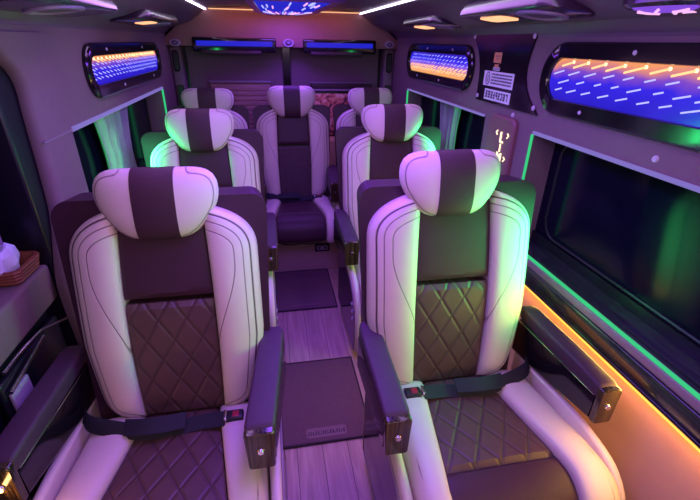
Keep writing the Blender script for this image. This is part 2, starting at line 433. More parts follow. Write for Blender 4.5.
    # lap belt lying along the crease
    if belt:
        bs = belt
        ctr = [(bs*.30*k, .50, .530), (bs*.27*k, .465, .522), (bs*.19*k, .440, .512), (bs*.10*k, .428, .495), (0, .435, .488), (-bs*.08*k, .440, .494), (-bs*.155*k, .435, .503)]
        cps = smoothpath(ctr, 5); mb = MB(); rings = []
        for i, q in enumerate(cps):
            t = i/(len(cps)-1); tw = .55 + .18*math.sin(t*5.5); hwid_ = .027
            dy, dz = hwid_*math.cos(tw)*.9, hwid_*math.sin(tw)
            rings.append([(q.x, q.y-dy, q.z-dz), (q.x, q.y+dy, q.z+dz), (q.x, q.y+dy-.001, q.z+dz+.003), (q.x, q.y-dy-.001, q.z-dz+.003)])
        mb.loft(rings); sb = B(mb, 'seat_belt', 'belt', ang=1.2)
        mb = MB(); rings = []
        for i in range(13):      # loose loop of webbing over the first run
            t = i/12; x = bs*(.16 - .19*t)*k; y = .44 - .02*math.sin(PI*t); z = .515 + .012*math.sin(PI*t)
            rings.append([(x, y-.026, z-.010), (x, y+.018, z+.016), (x, y+.017, z+.019), (x, y-.027, z-.007)])
        mb.loft(rings); mb.build('webbing_loop', 'belt', sb, ang=1.2)
        bx = -bs*.19*k; by0 = -.012
        bk = MB().box(bx-.034, bx+.026, 0.418, 0.458, .498, .518, .006).build('buckle', 'black', sb)
        MB().box(bx-.010, bx+.012, 0.424, 0.448, .5165, .5205, .0015).build('release_button', 'red', bk)
        MB().box(bx+bs*.034-.005, bx+bs*.034+.005, 0.418, 0.458, .508, .519, .002).build('buckle_tongue', 'chrome', bk)
    return root

seat(.472, .62, 'front right captain seat in beige and dark quilted leather, its window-side shoulder lit green', bdx=-.035, bw=.985, rec=.13, hw=.176, hz=1.237, hdx=-.064, inlay=-1, belt=1, armdx=(-.006, .026), awid=(.040, .035), flare=(0, .04), army=.01)
seat(-.54, .62, 'front left captain seat in beige and dark quilted leather, beside the dark side door', bdx=.012, bw=.935, rec=.17, hw=.181, hz=1.198, hdx=.016, inlay=1, belt=-1, ztop=1.185, armdx=(-.03, -.045), awid=(.038, .043), flare=(.02, 0), army=.03)
seat(.55, 1.80, 'middle row right captain seat, partly hidden behind the front right seat', bdx=-.018, rec=.11, hw=.187, hhx=.103, hz=1.232, inlay=-1, ztop=1.185)
seat(-.545, 1.80, 'middle row left captain seat, partly hidden behind the front left seat', rec=.11, hw=.180, hz=1.208, hhx=.110, inlay=1, belt=-1, ztop=1.18)
seat(0, 2.74, 'rear row centre captain seat facing straight down the aisle', hs=.275, bw=1.0, rec=.12, hw=.183, hhx=.112, hz=1.210, zl=.025, belt=-1, ztop=1.165, rear=1, armdx=(.03, -.03))
seat(-.635, 2.74, 'rear row left captain seat, mostly hidden, in front of the ribbed panel', bdx=.02, hs=.262, bw=1.0, rec=.12, hw=.187, zl=.02, hz=1.205, arms=(1, 0), ztop=1.17, rear=1)
seat(.635, 2.74, 'rear row right captain seat, mostly hidden, beside the printed picture', bdx=-.02, hs=.262, bw=1.0, rec=.12, hw=.180, zl=.02, hz=1.208, arms=(0, 1), ztop=1.17, rear=1)

# ---------------------------------------------------------------- floor, mats, platform
struct(MB().box(-1.0, 1.0, -.3, 4.1, -.04, 0).build('floor', 'floor', smooth=False))
def floor_mat(y0, y1, label, name_text):
    t = thing('aisle_mat', label, 'floor mat', (-.005, y0, 0), 'aisle mats')
    MB().box(-.205, .205, .004, y1-y0-.004, .001, .010, .003).build('pile', 'mat', t)
    mb = MB(); r = [(-.207, .0), (.207, .0), (.207, y1-y0), (-.207, y1-y0), (-.207, 0)]
    mb.tube([(x, y, .0065) for x, y in r], .0065, 8).build('bound_edge', 'edge', t)
    # woven patch with small unreadable lettering
    if name_text:
        MB().prism([(x, y+.052) for x, y in rrect(.19, .055, .015)], lambda x, y: (x, y, .010), lambda x, y: (x, y, .0115)).build('woven_patch', 'patch', t)
    mb = MB(); x = -.09
    while x < .085:
        w = random.choice((.006, .009, .012)); z = .0118
        mb.box(x, x+w, .040, .046, .0105, z); 
        if random.random() < .8: mb.box(x, x+w*.5, .046, .058, .0105, z)
        if random.random() < .6: mb.box(x+w*.6, x+w, .050, .062, .0105, z)
        x += w + .005
    mb.build('woven_lettering', 'edge' if name_text else 'patch', t, smooth=False)
floor_mat(1.30, 1.845, 'dark aisle mat with pale rounded patch, between the front seats', True)
floor_mat(2.37, 2.905, 'dark aisle mat further back, against the pale rear step', False)
p = MB().box(-.93, .93, 2.915, 3.85, .001, .262, .01)
tag(p.build('rear_step', 'platform'), 'pale pinkish carpeted step under the rear row of seats', 'step')
t = thing('power_outlet', 'small black outlet with two sockets on the rear step face', 'outlet', (.165, 2.914, .205))
MB().prism(rrect(.115, .066, .008), lambda x, z: (x, -.001, z), lambda x, z: (x, -.012, z)).build('plate', 'black', t)
MB().prism(rrect(.082, .034, .006), lambda x, z: (x, -.012, z), lambda x, z: (x, -.016, z)).build('socket_face', 'ring', t)
for x in (-.022, .022): MB().box(x-.009, x+.009, -.0185, -.0155, -.008, .008, .001).build('socket', 'black', t)
tag(MB().tube(smoothpath([(-.14, 2.86, .275), (-.08, 2.89, .25), (0, 2.895, .253), (.08, 2.898, .245), (.16, 2.9, .243)], 6), .005, 8).build('loose_cable', 'black'),
    'thin black cable hanging under the rear centre cushion', 'cable')

# ---------------------------------------------------------------- shell of the van
XW = .93
def wallbox(side, y0, y1, z0, z1, x0=XW, x1=XW+.16):
    a, b = (x0, x1) if side > 0 else (-x1, -x0)
    return (a, b, y0, y1, z0, z1)
mb = MB()
for y0, y1, z0, z1 in ((-.3, 4.05, 1.325, 1.68), (1.64, 2.07, .80, 1.325), (3.41, 4.05, .80, 1.325)):
    mb.box(*wallbox(1, y0, y1, z0, z1))
struct(mb.build('wall_right', 'wall', smooth=False))
struct(MB().box(*wallbox(1, -.3, 4.05, 0, .80, XW+.012, XW+.16)).build('trim_1', 'walllow', smooth=False))
mb = MB()
for y0, y1, z0, z1 in ((1.79, 4.05, 1.335, 1.68), (-.3, 1.79, 1.63, 1.68), (3.42, 4.05, .80, 1.335)):
    mb.box(*wallbox(-1, y0, y1, z0, z1))
mb.box(-1.2, -1.09, -.3, 1.79, 1.63, 1.70)
struct(mb.build('wall_left', 'wall', smooth=False))
struct(MB().box(*wallbox(-1, 1.55, 4.05, 0, .80)).build('trim_2', 'walllow', smooth=False))
# left front pillar with its curved edge
edge = [(1.44, .55), (1.43, .80), (1.45, .90), (1.52, 1.05), (1.545, 1.15), (1.565, 1.40), (1.57, 1.52), (1.50, 1.60), (1.45, 1.66)]
pe = [tuple(v[:]) for v in smoothpath(edge, 5)]
poly = pe + [(1.79, 1.66), (1.79, .55)]
mb = MB(); rings = []
for x, ins in ((-.962, .004), (-.950, 0), (-.930, .006), (-.920, .022)):
    rings.append([(x, (y + ins if i < len(pe) else y), z) for i, (y, z) in enumerate(poly)])
struct(mb.loft(rings).build('trim_3', 'wall', ang=.8))
struct(MB().box(-.9225, -.9165, 1.56, 1.80, 1.328, 1.333).build('trim_4', 'mauve', smooth=False))
# ceiling cross-section
sec = [(.945, 1.655), (.925, 1.69), (.88, 1.725), (.80, 1.745), (.72, 1.775), (.64, 1.835), (.60, 1.862), (.50, 1.876), (.25, 1.886), (0, 1.890)]
full = [(x, z) for x, z in sec] + [(-x, z) for x, z in sec[:-1][::-1]]
outer = full + [(-1.0, 1.96), (1.0, 1.96)]
struct(MB().prism(outer, lambda x, z: (x, -.3, z), lambda x, z: (x, 4.05, z)).build('ceiling', 'ceil', ang=.35))
# back wall, header and the two rear doors
struct(MB().box(-1.09, 1.09, 4.05, 4.12, 0, 1.96).build('wall_back', 'night', smooth=False))
hd = [(x, z) for x, z in [(-.93, 1.66), (-.93, 1.60), (.93, 1.60), (.93, 1.66), (.84, 1.735), (.72, 1.775), (.60, 1.862), (.3, 1.884), (-.3, 1.884), (-.60, 1.862), (-.72, 1.775), (-.84, 1.735)]]
hm = MB(); rings = []
for y, dz in ((4.05, 0), (3.80, 0), (3.792, .003), (3.79, .012)):
    rings.append([(x, y, max(z, 1.60+dz) if z < 1.61 else z-.001) for x, z in hd])
struct(hm.loft(rings).build('trim_5', 'header', ang=.7))
for i, (a, b) in enumerate(((-.83, -.032), (.032, .83))):
    dr = MB().box(a, b, 4.0, 4.05, .262, 1.60, .012).build('door_%d' % (i+1), 'reardoor'); struct(dr)
struct(MB().box(-.03, .03, 4.005, 4.05, .262, 1.60).build('trim_6', 'gloss', smooth=False))
for i, sd in enumerate((-1, 1)):
    struct(MB().box(min(sd*.84, sd*.93), max(sd*.84, sd*.93), 3.86, 4.05, .262, 1.60, .02).build('trim_%d' % (7+i), 'wall'))
    struct(MB().box(sd*.83-.008, sd*.83+.008, 3.985, 4.05, .262, 1.60).build('trim_%d' % (9+i), 'gloss', smooth=False))
    t = thing('air_vent', 'dark oval air vent on the %s rear pillar' % ('left' if sd < 0 else 'right'), 'vent', (sd*.885, 3.857, 1.49), 'rear pillar vents')
    MB().prism(rrect(.05, .16, .024), lambda x, z: (x, 0, z), lambda x, z: (x, -.008, z)).build('vent_frame', 'gloss', t)
    MB().prism(rrect(.034, .13, .016), lambda x, z: (x, -.008, z), lambda x, z: (x, -.011, z)).build('vent_grille', 'black', t)
    t = thing('wall_slot', 'narrow dark recessed slot cover on the %s wall near the rear doors' % ('left' if sd < 0 else 'right'), 'cover', (sd*.885, 3.857, 1.20), 'rear slot covers')
    MB().prism(rrect(.06, .22, .01), lambda x, z: (x, 0, z), lambda x, z: (x, -.006, z)).build('slot_frame', 'shell', t)
    MB().prism(rrect(.036, .19, .008), lambda x, z: (x, -.006, z), lambda x, z: (x, -.008, z)).build('slot_face', 'black', t)
# things on the rear doors
t = thing('ribbed_panel', 'horizontally ribbed brown panel in front of the left rear door', 'panel', (-.405, 3.96, 0))
MB().box(-.255, .255, .01, .038, .27, 1.315, .008).build('board', 'ribbed', t)
for k in range(24): MB().box(-.245, .245, .002, .012, .31+.041*k, .345+.041*k, .004).build('rib', 'ribbed', t)
MB().box(-.262, .262, -.006, .038, 1.316, 1.336, .005).build('top_rail', 'mauve', t)
t = thing('door_pocket', 'shallow dark ledge with pale lower lip on the right rear door', 'ledge', (.48, 3.96, 1.265))
MB().box(-.275, .275, -.03, .036, .0, .052, .008).build('ledge_body', 'shell', t)
MB().box(-.278, .278, -.038, -.028, -.012, .006, .003).build('lower_lip', 'mauve', t)
MB().box(-.278, .278, -.034, .036, .052, .06, .002).build('top_lip', 'mauve', t)
t = thing('printed_picture', 'blurred reddish brown patterned picture below the ledge on right rear door', 'picture', (.385, 3.94, 1.03))
MB().box(-.15, .16, 0, .05, -.17, .20, .004).build('picture_face', 'printed', t)
MB().box(-.17, .175, .012, .056, -.19, .213, .004).build('picture_frame', 'night', t)
tag(MB().box(.34, .50, 3.70, 3.9, .263, .86, .006).build('cardboard_box', 'card'), 'upright yellowish box seen between rear centre and right seats', 'box')
# rear light bars and round speakers
def round_speaker(x, y, z, r, label, rz=0, sx=1.5):
    t = thing('round_speaker', label, 'speaker', (x, y, z), 'round speakers on the rear header')
    ell = lambda rr: [(rr*sx*math.cos(a), rr*math.sin(a)) for a in [2*PI*k/32 for k in range(32)]]
    mb = MB(); mb.loft([[(p[0], d, p[1]) for p in ell(rr)] for rr, d in ((r, 0), (r, -.012), (r*.92, -.018), (r*.72, -.018), (r*.66, -.010))]); mb.build('ring', 'ring', t)
    mb = MB(); mb.loft([[(p[0], d, p[1]) for p in ell(rr)] for rr, d in ((r*.66, -.009), (r*.4, -.017), (r*.1, -.02))]); mb.build('grille', 'mesh', t)
    mb = MB(); mb.loft([[(p[0], d, p[1]) for p in ell(rr)] for rr, d in ((r*.2, -.017), (r*.16, -.026), (r*.04, -.027))]); mb.build('dust_cap', 'ring', t)
round_speaker(.015, 3.79, 1.633, .030, 'pale oval speaker at the middle of the rear header, between two blue light bars')
round_speaker(.86, 3.79, 1.635, .027, 'oval speaker at right end of the rear header, lit magenta')
round_speaker(-.86, 3.79, 1.622, .027, 'oval speaker at the left end of the rear header')
for a, b, lab in ((-.73, -.085, 'blue light bar across the rear header, left of middle speaker'), (.13, .74, 'blue light bar across the rear header, right of the middle speaker')):
    t = thing('light_bar', lab, 'light', ((a+b)/2, 3.79, 1.61), 'rear blue light bars'); h = (b-a)/2
    MB().box(-h, h, -.035, .02, -.050, .055, .012).build('bar_housing', 'gloss', t)
    MB().box(-h+.03, h-.03, -.042, -.030, -.006, .030, .004).build('blue_tube', 'led_blue', t)
    MB().box(-h+.06, h-.12, -.045, .01, -.066, -.036, .008).build('lower_rail', 'shell', t)

# ---------------------------------------------------------------- windows
def rounded_loop(y0, y1, z0, z1, r, n=6):
    return [((y0+y1)/2 + a, (z0+z1)/2 + b) for a, b in rrect(y1-y0, z1-z0, r, n)]
def window(idx, side, y0, y1, z0, z1, beads):
    g = MB().box(*wallbox(side, y0-.02, y1+.02, z0-.01, z1+.02, 1.052, 1.062)).build('window_%d' % idx, 'glass', smooth=False); struct(g)
    for a, b in beads:
        lp = rounded_loop(a, b, z0+.055, z1-.02, .09)
        x = side*1.051
        MB().tube([(x, y, z) for y, z in lp+[lp[0]]], .007, 6).build('window_frame', 'night', g)
    MB().box(*wallbox(side, y0-.02, y1+.02, z0-.01, z0+.045, 1.040, 1.053)).build('glazing_bar', 'night', g)
window(1, 1, -.3, 1.64, .81, 1.325, ((-.28, .55), (.62, 1.58)))
window(2, 1, 2.07, 3.41, .81, 1.325, ((2.1, 3.38),))
window(3, -1, 1.79, 3.42, .81, 1.335, ((1.84, 3.38),))
# sills and the layered trim under the right windows
struct(MB().box(XW+.002, 1.052, -.3, 4.05, .800, .812, .002).build('trim_11', 'sill'))
struct(MB().box(-1.052, -XW-.002, 1.79, 4.05, .800, .812, .002).build('trim_12', 'sill'))
struct(MB().box(.918, XW+.014, -.3, 4.05, .768, .799, .004).build('trim_13', 'mauve'))
struct(MB().box(.912, XW+.014, -.3, 4.05, .700, .767, .006).build('trim_14', 'sill'))
struct(MB().box(.904, XW+.014, -.3, 4.05, .690, .703, .004).build('trim_15', 'gloss'))
def strip(x0, x1, y0, y1, z0, z1, m, label, group=None):
    return tag(MB().box(x0, x1, y0, y1, z0, z1, min(x1-x0, y1-y0, z1-z0)*.25).build('led_strip', m), label, 'light strip', group)
strip(.922, .934, -.28, 1.63, .800, .810, 'led_green', 'green light strip along the sill of the near right window')
strip(.922, .934, 2.08, 3.40, .800, .810, 'led_green', 'green light strip along the sill of the far right window')
strip(.908, .922, -.28, 4.0, .678, .689, 'led_amber', 'amber light strip under the glossy dark trim on the right wall')
strip(-.922, -.908, 1.85, 3.85, .74, .752, 'led_amber', 'amber light strip low on the left wall behind the seats')
strip(.922, .934, -.28, 1.63, 1.312, 1.326, 'led_lilac', 'lilac light strip above the near right window')
strip(.922, .934, 2.08, 3.40, 1.314, 1.326, 'led_lilac', 'lilac light strip above the far right window')
strip(-.934, -.920, 1.80, 3.41, 1.320, 1.337, 'led_lilac', 'lilac light strip above the left window')
strip(.925, .936, 1.634, 1.642, .82, 1.31, 'led_green', 'upright green light strip at rear edge of near right window')
strip(.925, .936, 3.402, 3.415, .82, 1.31, 'led_green', 'upright green light strip at rear edge of far right window')
strip(-.936, -.925, 3.412, 3.428, .82, 1.32, 'led_green', 'upright green light strip at rear edge of left window')
# curtains gathered against the glass
def curtain(side, y0, y1, z0, z1, label, x=1.00):
    mb = MB(); n = 60; rows = 8; rings = []
    for r_ in range(rows+1):
        t = r_/rows; z = z0 + (z1-z0)*t; pinch = 1 - .25*math.sin(PI*t)
        row = []
        for i in range(n+1):
            u = i/n; y = (y0+y1)/2 + (u-.5)*(y1-y0)*pinch
            row.append((side*(x + .014*math.sin(u*PI*2*6) + .006*math.sin(u*PI*2*2.3+t*2)), y, z))
        back = [(p[0]+side*.003, p[1], p[2]) for p in row[::-1]]
        rings.append(row+back)
    mb.loft(rings); return tag(mb.build('gathered_curtain', 'curtain', ang=1.4), label, 'curtain', 'window curtains')
curtain(-1, 2.25, 2.75, .82, 1.31, 'curtain gathered in folds at the left window, lit green')
curtain(1, 2.55, 2.85, .82, 1.30, 'curtain gathered in folds at the far right window')

# ---------------------------------------------------------------- star light panels
def star_panel(side, y0, y1, z0, z1, m, label, dz0=.055, seed=1, rows=6, stp=.055, fat=1.15):
    rnd = random.Random(seed)
    t = thing('star_light_box', label, 'light box', (side*XW, (y0+y1)/2, (z0+z1)/2), 'star light panels')
    w, h = y1-y0, z1-z0
    X = lambda d: -side*d
    o = rrect(w, h, h*.48, 12); i_ = rrect(w-.10, h-.11, (h-.11)*.48, 12)
    sc = lambda pts, s_: [(a*(1 if not s_ else (w/2-s_)/(w/2)), b*(1 if not s_ else (h/2-s_)/(h/2))) for a, b in pts]
    mb = MB(); rings = [[(X(.0), a, b) for a, b in o], [(X(.014), a, b) for a, b in o], [(X(.020), a, b) for a, b in sc(o, .006)],
                        [(X(.020), a, b) for a, b in sc(i_, -.004)], [(X(.014), a, b) for a, b in i_], [(X(.002), a, b) for a, b in i_], [(X(.0), a, b) for a, b in i_]]
    mb.loft(rings + [rings[0]], caps=False); mb.build('bezel', 'gloss', t, ang=.7)
    MB().prism(i_, lambda a, b: (X(.001), a, b), lambda a, b: (X(.005), a, b)).build('light_face', m, t)
    wi, hi = w-.10, h-.11
    sw, so, do = MB(), MB(), MB()
    inside = lambda a, b: abs(b) < hi/2-.006 and (abs(a) < wi/2-hi/2 or math.hypot(abs(a)-(wi/2-hi/2), b) < hi/2-.008)
    flip = m == 'star_b'
    for r_ in range(rows):
        b = hi/2 - .010 - r_*(hi-.02)/(rows-1)
        n = int(wi/stp)
        for k in range(n+1):
            a = -wi/2 + .02 + k*stp + (r_ % 2)*stp*.45 + rnd.uniform(-.006, .006)
            warm = (r_ <= 0) if not flip else (r_ >= 3)
            L = fat*(rnd.uniform(.036, .05) if warm else rnd.uniform(.016, .034))
            e = (a+L, b-.26*L)
            if not (inside(a, b) and inside(*e)): continue
            pts_ = [(X(.006), a, b), (X(.006), a+L*.5, b-.13*L), (X(.006), *e)]; rr_ = (.0022 if warm else .0017)*fat
            if fat > 1.4: MB().tube(pts_, rr_, 6).build('light_streak', 'streak_o' if warm else 'streak_w', t)
            else: (so if warm else sw).tube(pts_, rr_, 6)
            if r_ == 0 and not flip: MB().cyl((X(.005), a, b), (-side, 0, 0), .0055, .003, 10).build('light_point', 'dot_o', t)
    if sw.v: sw.build('cool_streaks', 'streak_w', t); so.build('warm_streaks', 'streak_o', t)
    mbs = [(-w/2+.28, h/2-.028), (w/2-.45, h/2-.028), (-w/2+.45, -h/2+.028), (w/2-.28, -h/2+.028)]
    for a, b in mbs: MB().cyl((X(.019), a, b), (-side, 0, 0), .008, .004, 16, .006).build('screw_cap', 'screw', t)
star_panel(1, .42, 1.64, 1.412, 1.664, 'star_a', 'long oval star light panel nearest on the right wall, orange above blue', seed=3, rows=5, stp=.082, fat=1.6)
star_panel(1, 2.27, 3.43, 1.412, 1.648, 'star_b', 'smaller oval star light panel further back on right wall, blue above orange', seed=4)
star_panel(-1, 2.07, 3.44, 1.402, 1.628, 'star_a', 'oval star light panel on the left wall with orange points above blue', seed=5)

# ---------------------------------------------------------------- black notice panel with stickers
t = thing('notice_panel', 'glossy black concave panel with two stickers between the right star light panels', 'panel', (XW, 1.96, 1.555))
def side_curve(a, b, bow, n=8):
    out = []
    for k in range(n):
        u = k/n; s_ = math.sin(PI*u)*bow
        dx, dy = b[0]-a[0], b[1]-a[1]; l = math.hypot(dx, dy)
        out.append((a[0]+dx*u - dy/l*s_, a[1]+dy*u + dx/l*s_))
    return out
c4 = [(-.35, -.165), (-.245, .155), (.375, .152), (.215, -.165)]
c4 = [(-.335, -.165), (-.235, .158), (.385, .155), (.23, -.165)]
ol = side_curve(c4[0], c4[1], -.09) + side_curve(c4[1], c4[2], -.008) + side_curve(c4[2], c4[3], -.065) + side_curve(c4[3], c4[0], .0)
MB().prism(ol, lambda a, b: (0, a, b), lambda a, b: (-.010, a, b)).build('panel_face', 'gloss', t, ang=.5)
for a, b in ((-.305, -.14), (-.215, .13), (.335, .13), (.215, -.145)):
    MB().cyl((-.010, a, b), (-1, 0, 0), .011, .004, 16, .008).build('screw_cap', 'screw', t)
# y grows away from the viewer, so left in the photo is +y
def flat(y0, y1, z0, z1, name, m, par, d0=.010, d1=.0112, bow=None):
    return MB().box(-d1, -d0, y0, y1, z0, z1).build(name, m, par, smooth=False)
def at(Y, Z): return Y-1.96, Z-1.555
o = flat(at(1.845, 0)[0], at(2.13, 0)[0], at(0, 1.466)[1], at(0, 1.534)[1], 'large_sticker', 'sticker', t)
mb = MB()
cy, cz = at(2.085, 1.50)
mb.tube([(-.0115, cy+.018*math.cos(a), cz+.028*math.sin(a)) for a in [2*PI*k/20 for k in range(21)]], .0025, 5)
mb.box(-.0125, -.011, cy-.003, cy+.003, cz-.015, cz+.015)
for r_ in range(4):
    z = at(0, 1.522 - .0135*r_)[1]; y = at(1.86, 0)[0]
    while y < at(2.05, 0)[0]:
        L = random.uniform(.006, .02); mb.box(-.0125, -.011, y, min(y+L, at(2.05, 0)[0]), z-.004, z+.003); y += L+.005
mb.build('printed_lines', 'ink', o, smooth=False)
o = flat(at(1.85, 0)[0], at(2.10, 0)[0], at(0, 1.402)[1], at(0, 1.452)[1], 'small_sticker', 'sticker', t)
mb = MB(); y = at(1.87, 0)[0]
while y < at(2.07, 0)[0]:
    L = random.uniform(.012, .02)
    for q in range(3):
        if random.random() < .8: mb.box(-.0125, -.011, y, y+L, at(0, 1.412+.012*q)[1], at(0, 1.420+.012*q)[1])
    mb.box(-.0125, -.011, y, y+.005, at(0, 1.411)[1], at(0, 1.444)[1]); y += L+.009
mb.build('printed_marks', 'ink', o, smooth=False)
o = flat(at(1.985, 0)[0], at(2.055, 0)[0], at(0, 1.572)[1], at(0, 1.618)[1], 'orange_label', 'orange', t)
flat(at(2.0, 0)[0], at(2.04, 0)[0], at(0, 1.552)[1], at(0, 1.566)[1], 'label_base', 'orange', t)
for q in range(3): flat(at(1.985, 0)[0], at(2.05, 0)[0], at(0, 1.539+.0055*q)[1], at(0, 1.542+.0055*q)[1], 'printed_line', 'sticker', t)
mb = MB(); mb.box(-.0125, -.011, at(2.0, 0)[0], at(2.04, 0)[0], at(0, 1.600)[1], at(0, 1.604)[1]); mb.box(-.0125, -.011, at(2.005, 0)[0], at(2.03, 0)[0], at(0, 1.588)[1], at(0, 1.592)[1])
mb.build('label_mark', 'plaque', o, smooth=False)

# ---------------------------------------------------------------- lit plaque reading L I M
t = thing('letter_plaque', 'brown leather plaque on the right pillar with lit letters L I M', 'sign', (XW, 1.865, 1.175))
rings = [[(-d, a*s_, b*s_) for a, b in rrect(.235, .35, .035, 8)] for d, s_ in ((0, 1), (.016, 1), (.024, .95))]
MB().loft(rings).build('plaque_board', 'plaque', t, ang=.6)
def letter(ch, z, size, par):
    cu = bpy.data.curves.new('letter', 'FONT'); cu.body = ch; cu.size = size; cu.extrude = .002; cu.align_x = 'CENTER'; cu.align_y = 'CENTER'; cu.offset = .0012
    tmp = bpy.data.objects.new('letter_tmp', cu); C.objects.link(tmp); bpy.context.view_layer.update()
    me = bpy.data.meshes.new_from_object(tmp); bpy.data.objects.remove(tmp)
    R_ = Matrix(((0, 0, -1, 0), (-1, 0, 0, 0), (0, 1, 0, 0), (0, 0, 0, 1)))
    me.transform(Matrix.Translation((-.027, -.032, z)) @ R_)
    me.materials.clear(); me.materials.append(M['sign_led'])
    o = bpy.data.objects.new('lit_letter', me); C.objects.link(o); o.parent = par; return o
letter('L', .080, .068, t); letter('I', .032, .050, t); letter('M', -.014, .064, t)
for z, sg in ((.096, 1), (-.012, -1)):
    for sd in (-1, 1):
        MB().tube([(-.026, sd*.045-.032, z-.008), (-.026, sd*.057-.032, z+.004), (-.026, sd*.045-.032, z+.012)], .0035, 6).build('lit_ornament', 'sign_led', t)

# wall screw caps
for Y, Z, side in ((1.815, 1.362, 1), (1.02, 1.36, 1)):
    tag(MB().cyl((side*XW, Y, Z), (-side, 0, 0), .011, .006, 16, .008).build('screw_cap', 'screw'),
        'small round cap on right wall ' + ('above the letter plaque' if Y > 1.5 else 'above the near window'), 'cap', 'wall screw caps')

# ---------------------------------------------------------------- ceiling fittings
def ceiling_unit(x, y, z, L, Wd, label, lamp=None, spk=None, side=1, tilt=.0):
    t = thing('overhead_unit', label, 'ceiling unit', (x, y, z), 'overhead units'); t.rotation_euler = (0, tilt, 0)
    o = rrect(Wd, L, min(Wd, L)*.3, 8)
    MB().loft([[(a*s_, b*(1-(1-s_)*Wd/L), d) for a, b in o] for d, s_ in ((.05, .86), (.018, 1), (.004, 1), (0, .94))]).build('unit_body', 'housing', t, ang=.8)
    if spk is not None:
        ell = lambda r, sx=1.0: [(r*math.cos(q), spk + r*sx*math.sin(q)) for q in [2*PI*k/32 for k in range(32)]]
        MB().loft([[(a, b, d) for a, b in ell(r, 1.15)] for r, d in ((Wd*.40, .001), (Wd*.40, -.006), (Wd*.33, -.008), (Wd*.29, -.001))]).build('speaker_ring', 'ring', t)
        MB().loft([[(a, b, d) for a, b in ell(r, 1.15)] for r, d in ((Wd*.29, -.0005), (Wd*.18, -.006), (Wd*.03, -.007))]).build('speaker_grille', 'mesh', t)
    if lamp is not None:
        MB().prism([(a, b+lamp) for a, b in rrect(Wd*.42, .20, .03, 6)], lambda a, b: (a, b, .002), lambda a, b: (a*.96, b, -.004)).build('lamp_lens', 'lamp_amber', t)
    return t
ceiling_unit(.74, 1.60, 1.742, .66, .20, 'long overhead unit above the notice panel with amber lamp and round speaker', .13, -.16, tilt=.12)
ceiling_unit(.79, 2.62, 1.738, .60, .20, 'farther overhead unit above the far right star light panel', .12, -.15, tilt=.12)
ceiling_unit(-.80, 2.78, 1.725, .80, .20, 'overhead unit on the left with an amber lamp, above the left star light panel', -.05, .20, tilt=-.12)
ceiling_unit(-.78, 1.58, 1.722, .62, .20, 'nearest overhead unit on the left, above the pillar', None, -.02, tilt=-.12)
tag(MB().box(-.745, -.735, .6, 1.75, 1.733, 1.742, .002).build('led_strip', 'led_warm'), 'thin warm light strip along the near left edge of ceiling', 'light strip')
# domed violet lamp, near right
t = thing('dome_lamp', 'round violet glowing lamp at the top right of the ceiling', 'lamp', (.82, 1.03, 1.753))
def dome(r0, prof, name, m):
    MB().loft([[(r*.78*math.cos(q), r*math.sin(q), d) for q in [2*PI*k/36 for k in range(36)]] for r, d in prof]).build(name, m, t)
dome(0, ((.115, .02), (.115, -.006), (.100, -.014), (.092, -.010)), 'lamp_ring', 'housing')
dome(0, ((.093, -.008), (.08, -.016), (.05, -.022), (.01, -.024)), 'lamp_lens', 'lens_violet')
for k in range(6):
    q = 2*PI*k/6; mbq = MB().tube([(.03*math.cos(q), .04*math.sin(q), -.024), (.055*math.cos(q+.4), .07*math.sin(q+.4), -.0215)], .004, 6); mbq.build('light_streak', 'streak_p', t)
# star light tray over the aisle
t = thing('star_light_tray', 'blue star light fixture hanging over the aisle from the ceiling centre', 'ceiling light', (-.035, 2.75, 1.80))
o = [(-.105, .50), (.105, .50), (.19, .20), (.22, -.75), (-.22, -.75), (-.19, .20)]
MB().loft([[(a*s_, b*(1-(1-s_)*.5), d) for a, b in o] for d, s_ in ((.085, 1.1), (.02, 1.0), (.0, .96), (.0, .80), (.012, .78))]).build('tray_frame', 'housing', t, ang=.4)
oi = [(a*.79, b*.88) for a, b in o]
MB().prism(oi, lambda a, b: (a, b, .012), lambda a, b: (a, b, .006)).build('light_face', 'led_blue', t)
for k in range(15):
    a = (k-7)*.0165; b = .40 - random.uniform(.0, .05)
    f_ = 1 + abs(k-7)*.06
    MB().tube([(a*.72, b, .004), (a*f_, b-random.uniform(.16, .30), .004)], .0042, 6).build('light_streak', ('streak_w', 'lens_violet', 'streak_p')[(k*2+abs(k-7)//4) % 3], t)
for k in range(14):
    a = random.uniform(-.14, .14); b = random.uniform(-.5, .05)
    MB().tube([(a, b, .004), (a*1.05, b-.15, .004)], .004, 6).build('light_streak', random.choice(('streak_p', 'streak_w')), t)
for sd in (-1, 1):
    o_ = strip(min(sd*.598, sd*.612), max(sd*.598, sd*.612), .3, 3.79, 1.851, 1.860, 'led_white', 'bright white light strip along the %s edge of the ceiling tray' % ('left' if sd < 0 else 'right'))
strip(-.58, .60, 3.775, 3.788, 1.856, 1.863, 'led_warm', 'faint warm light strip across the rear end of ceiling')

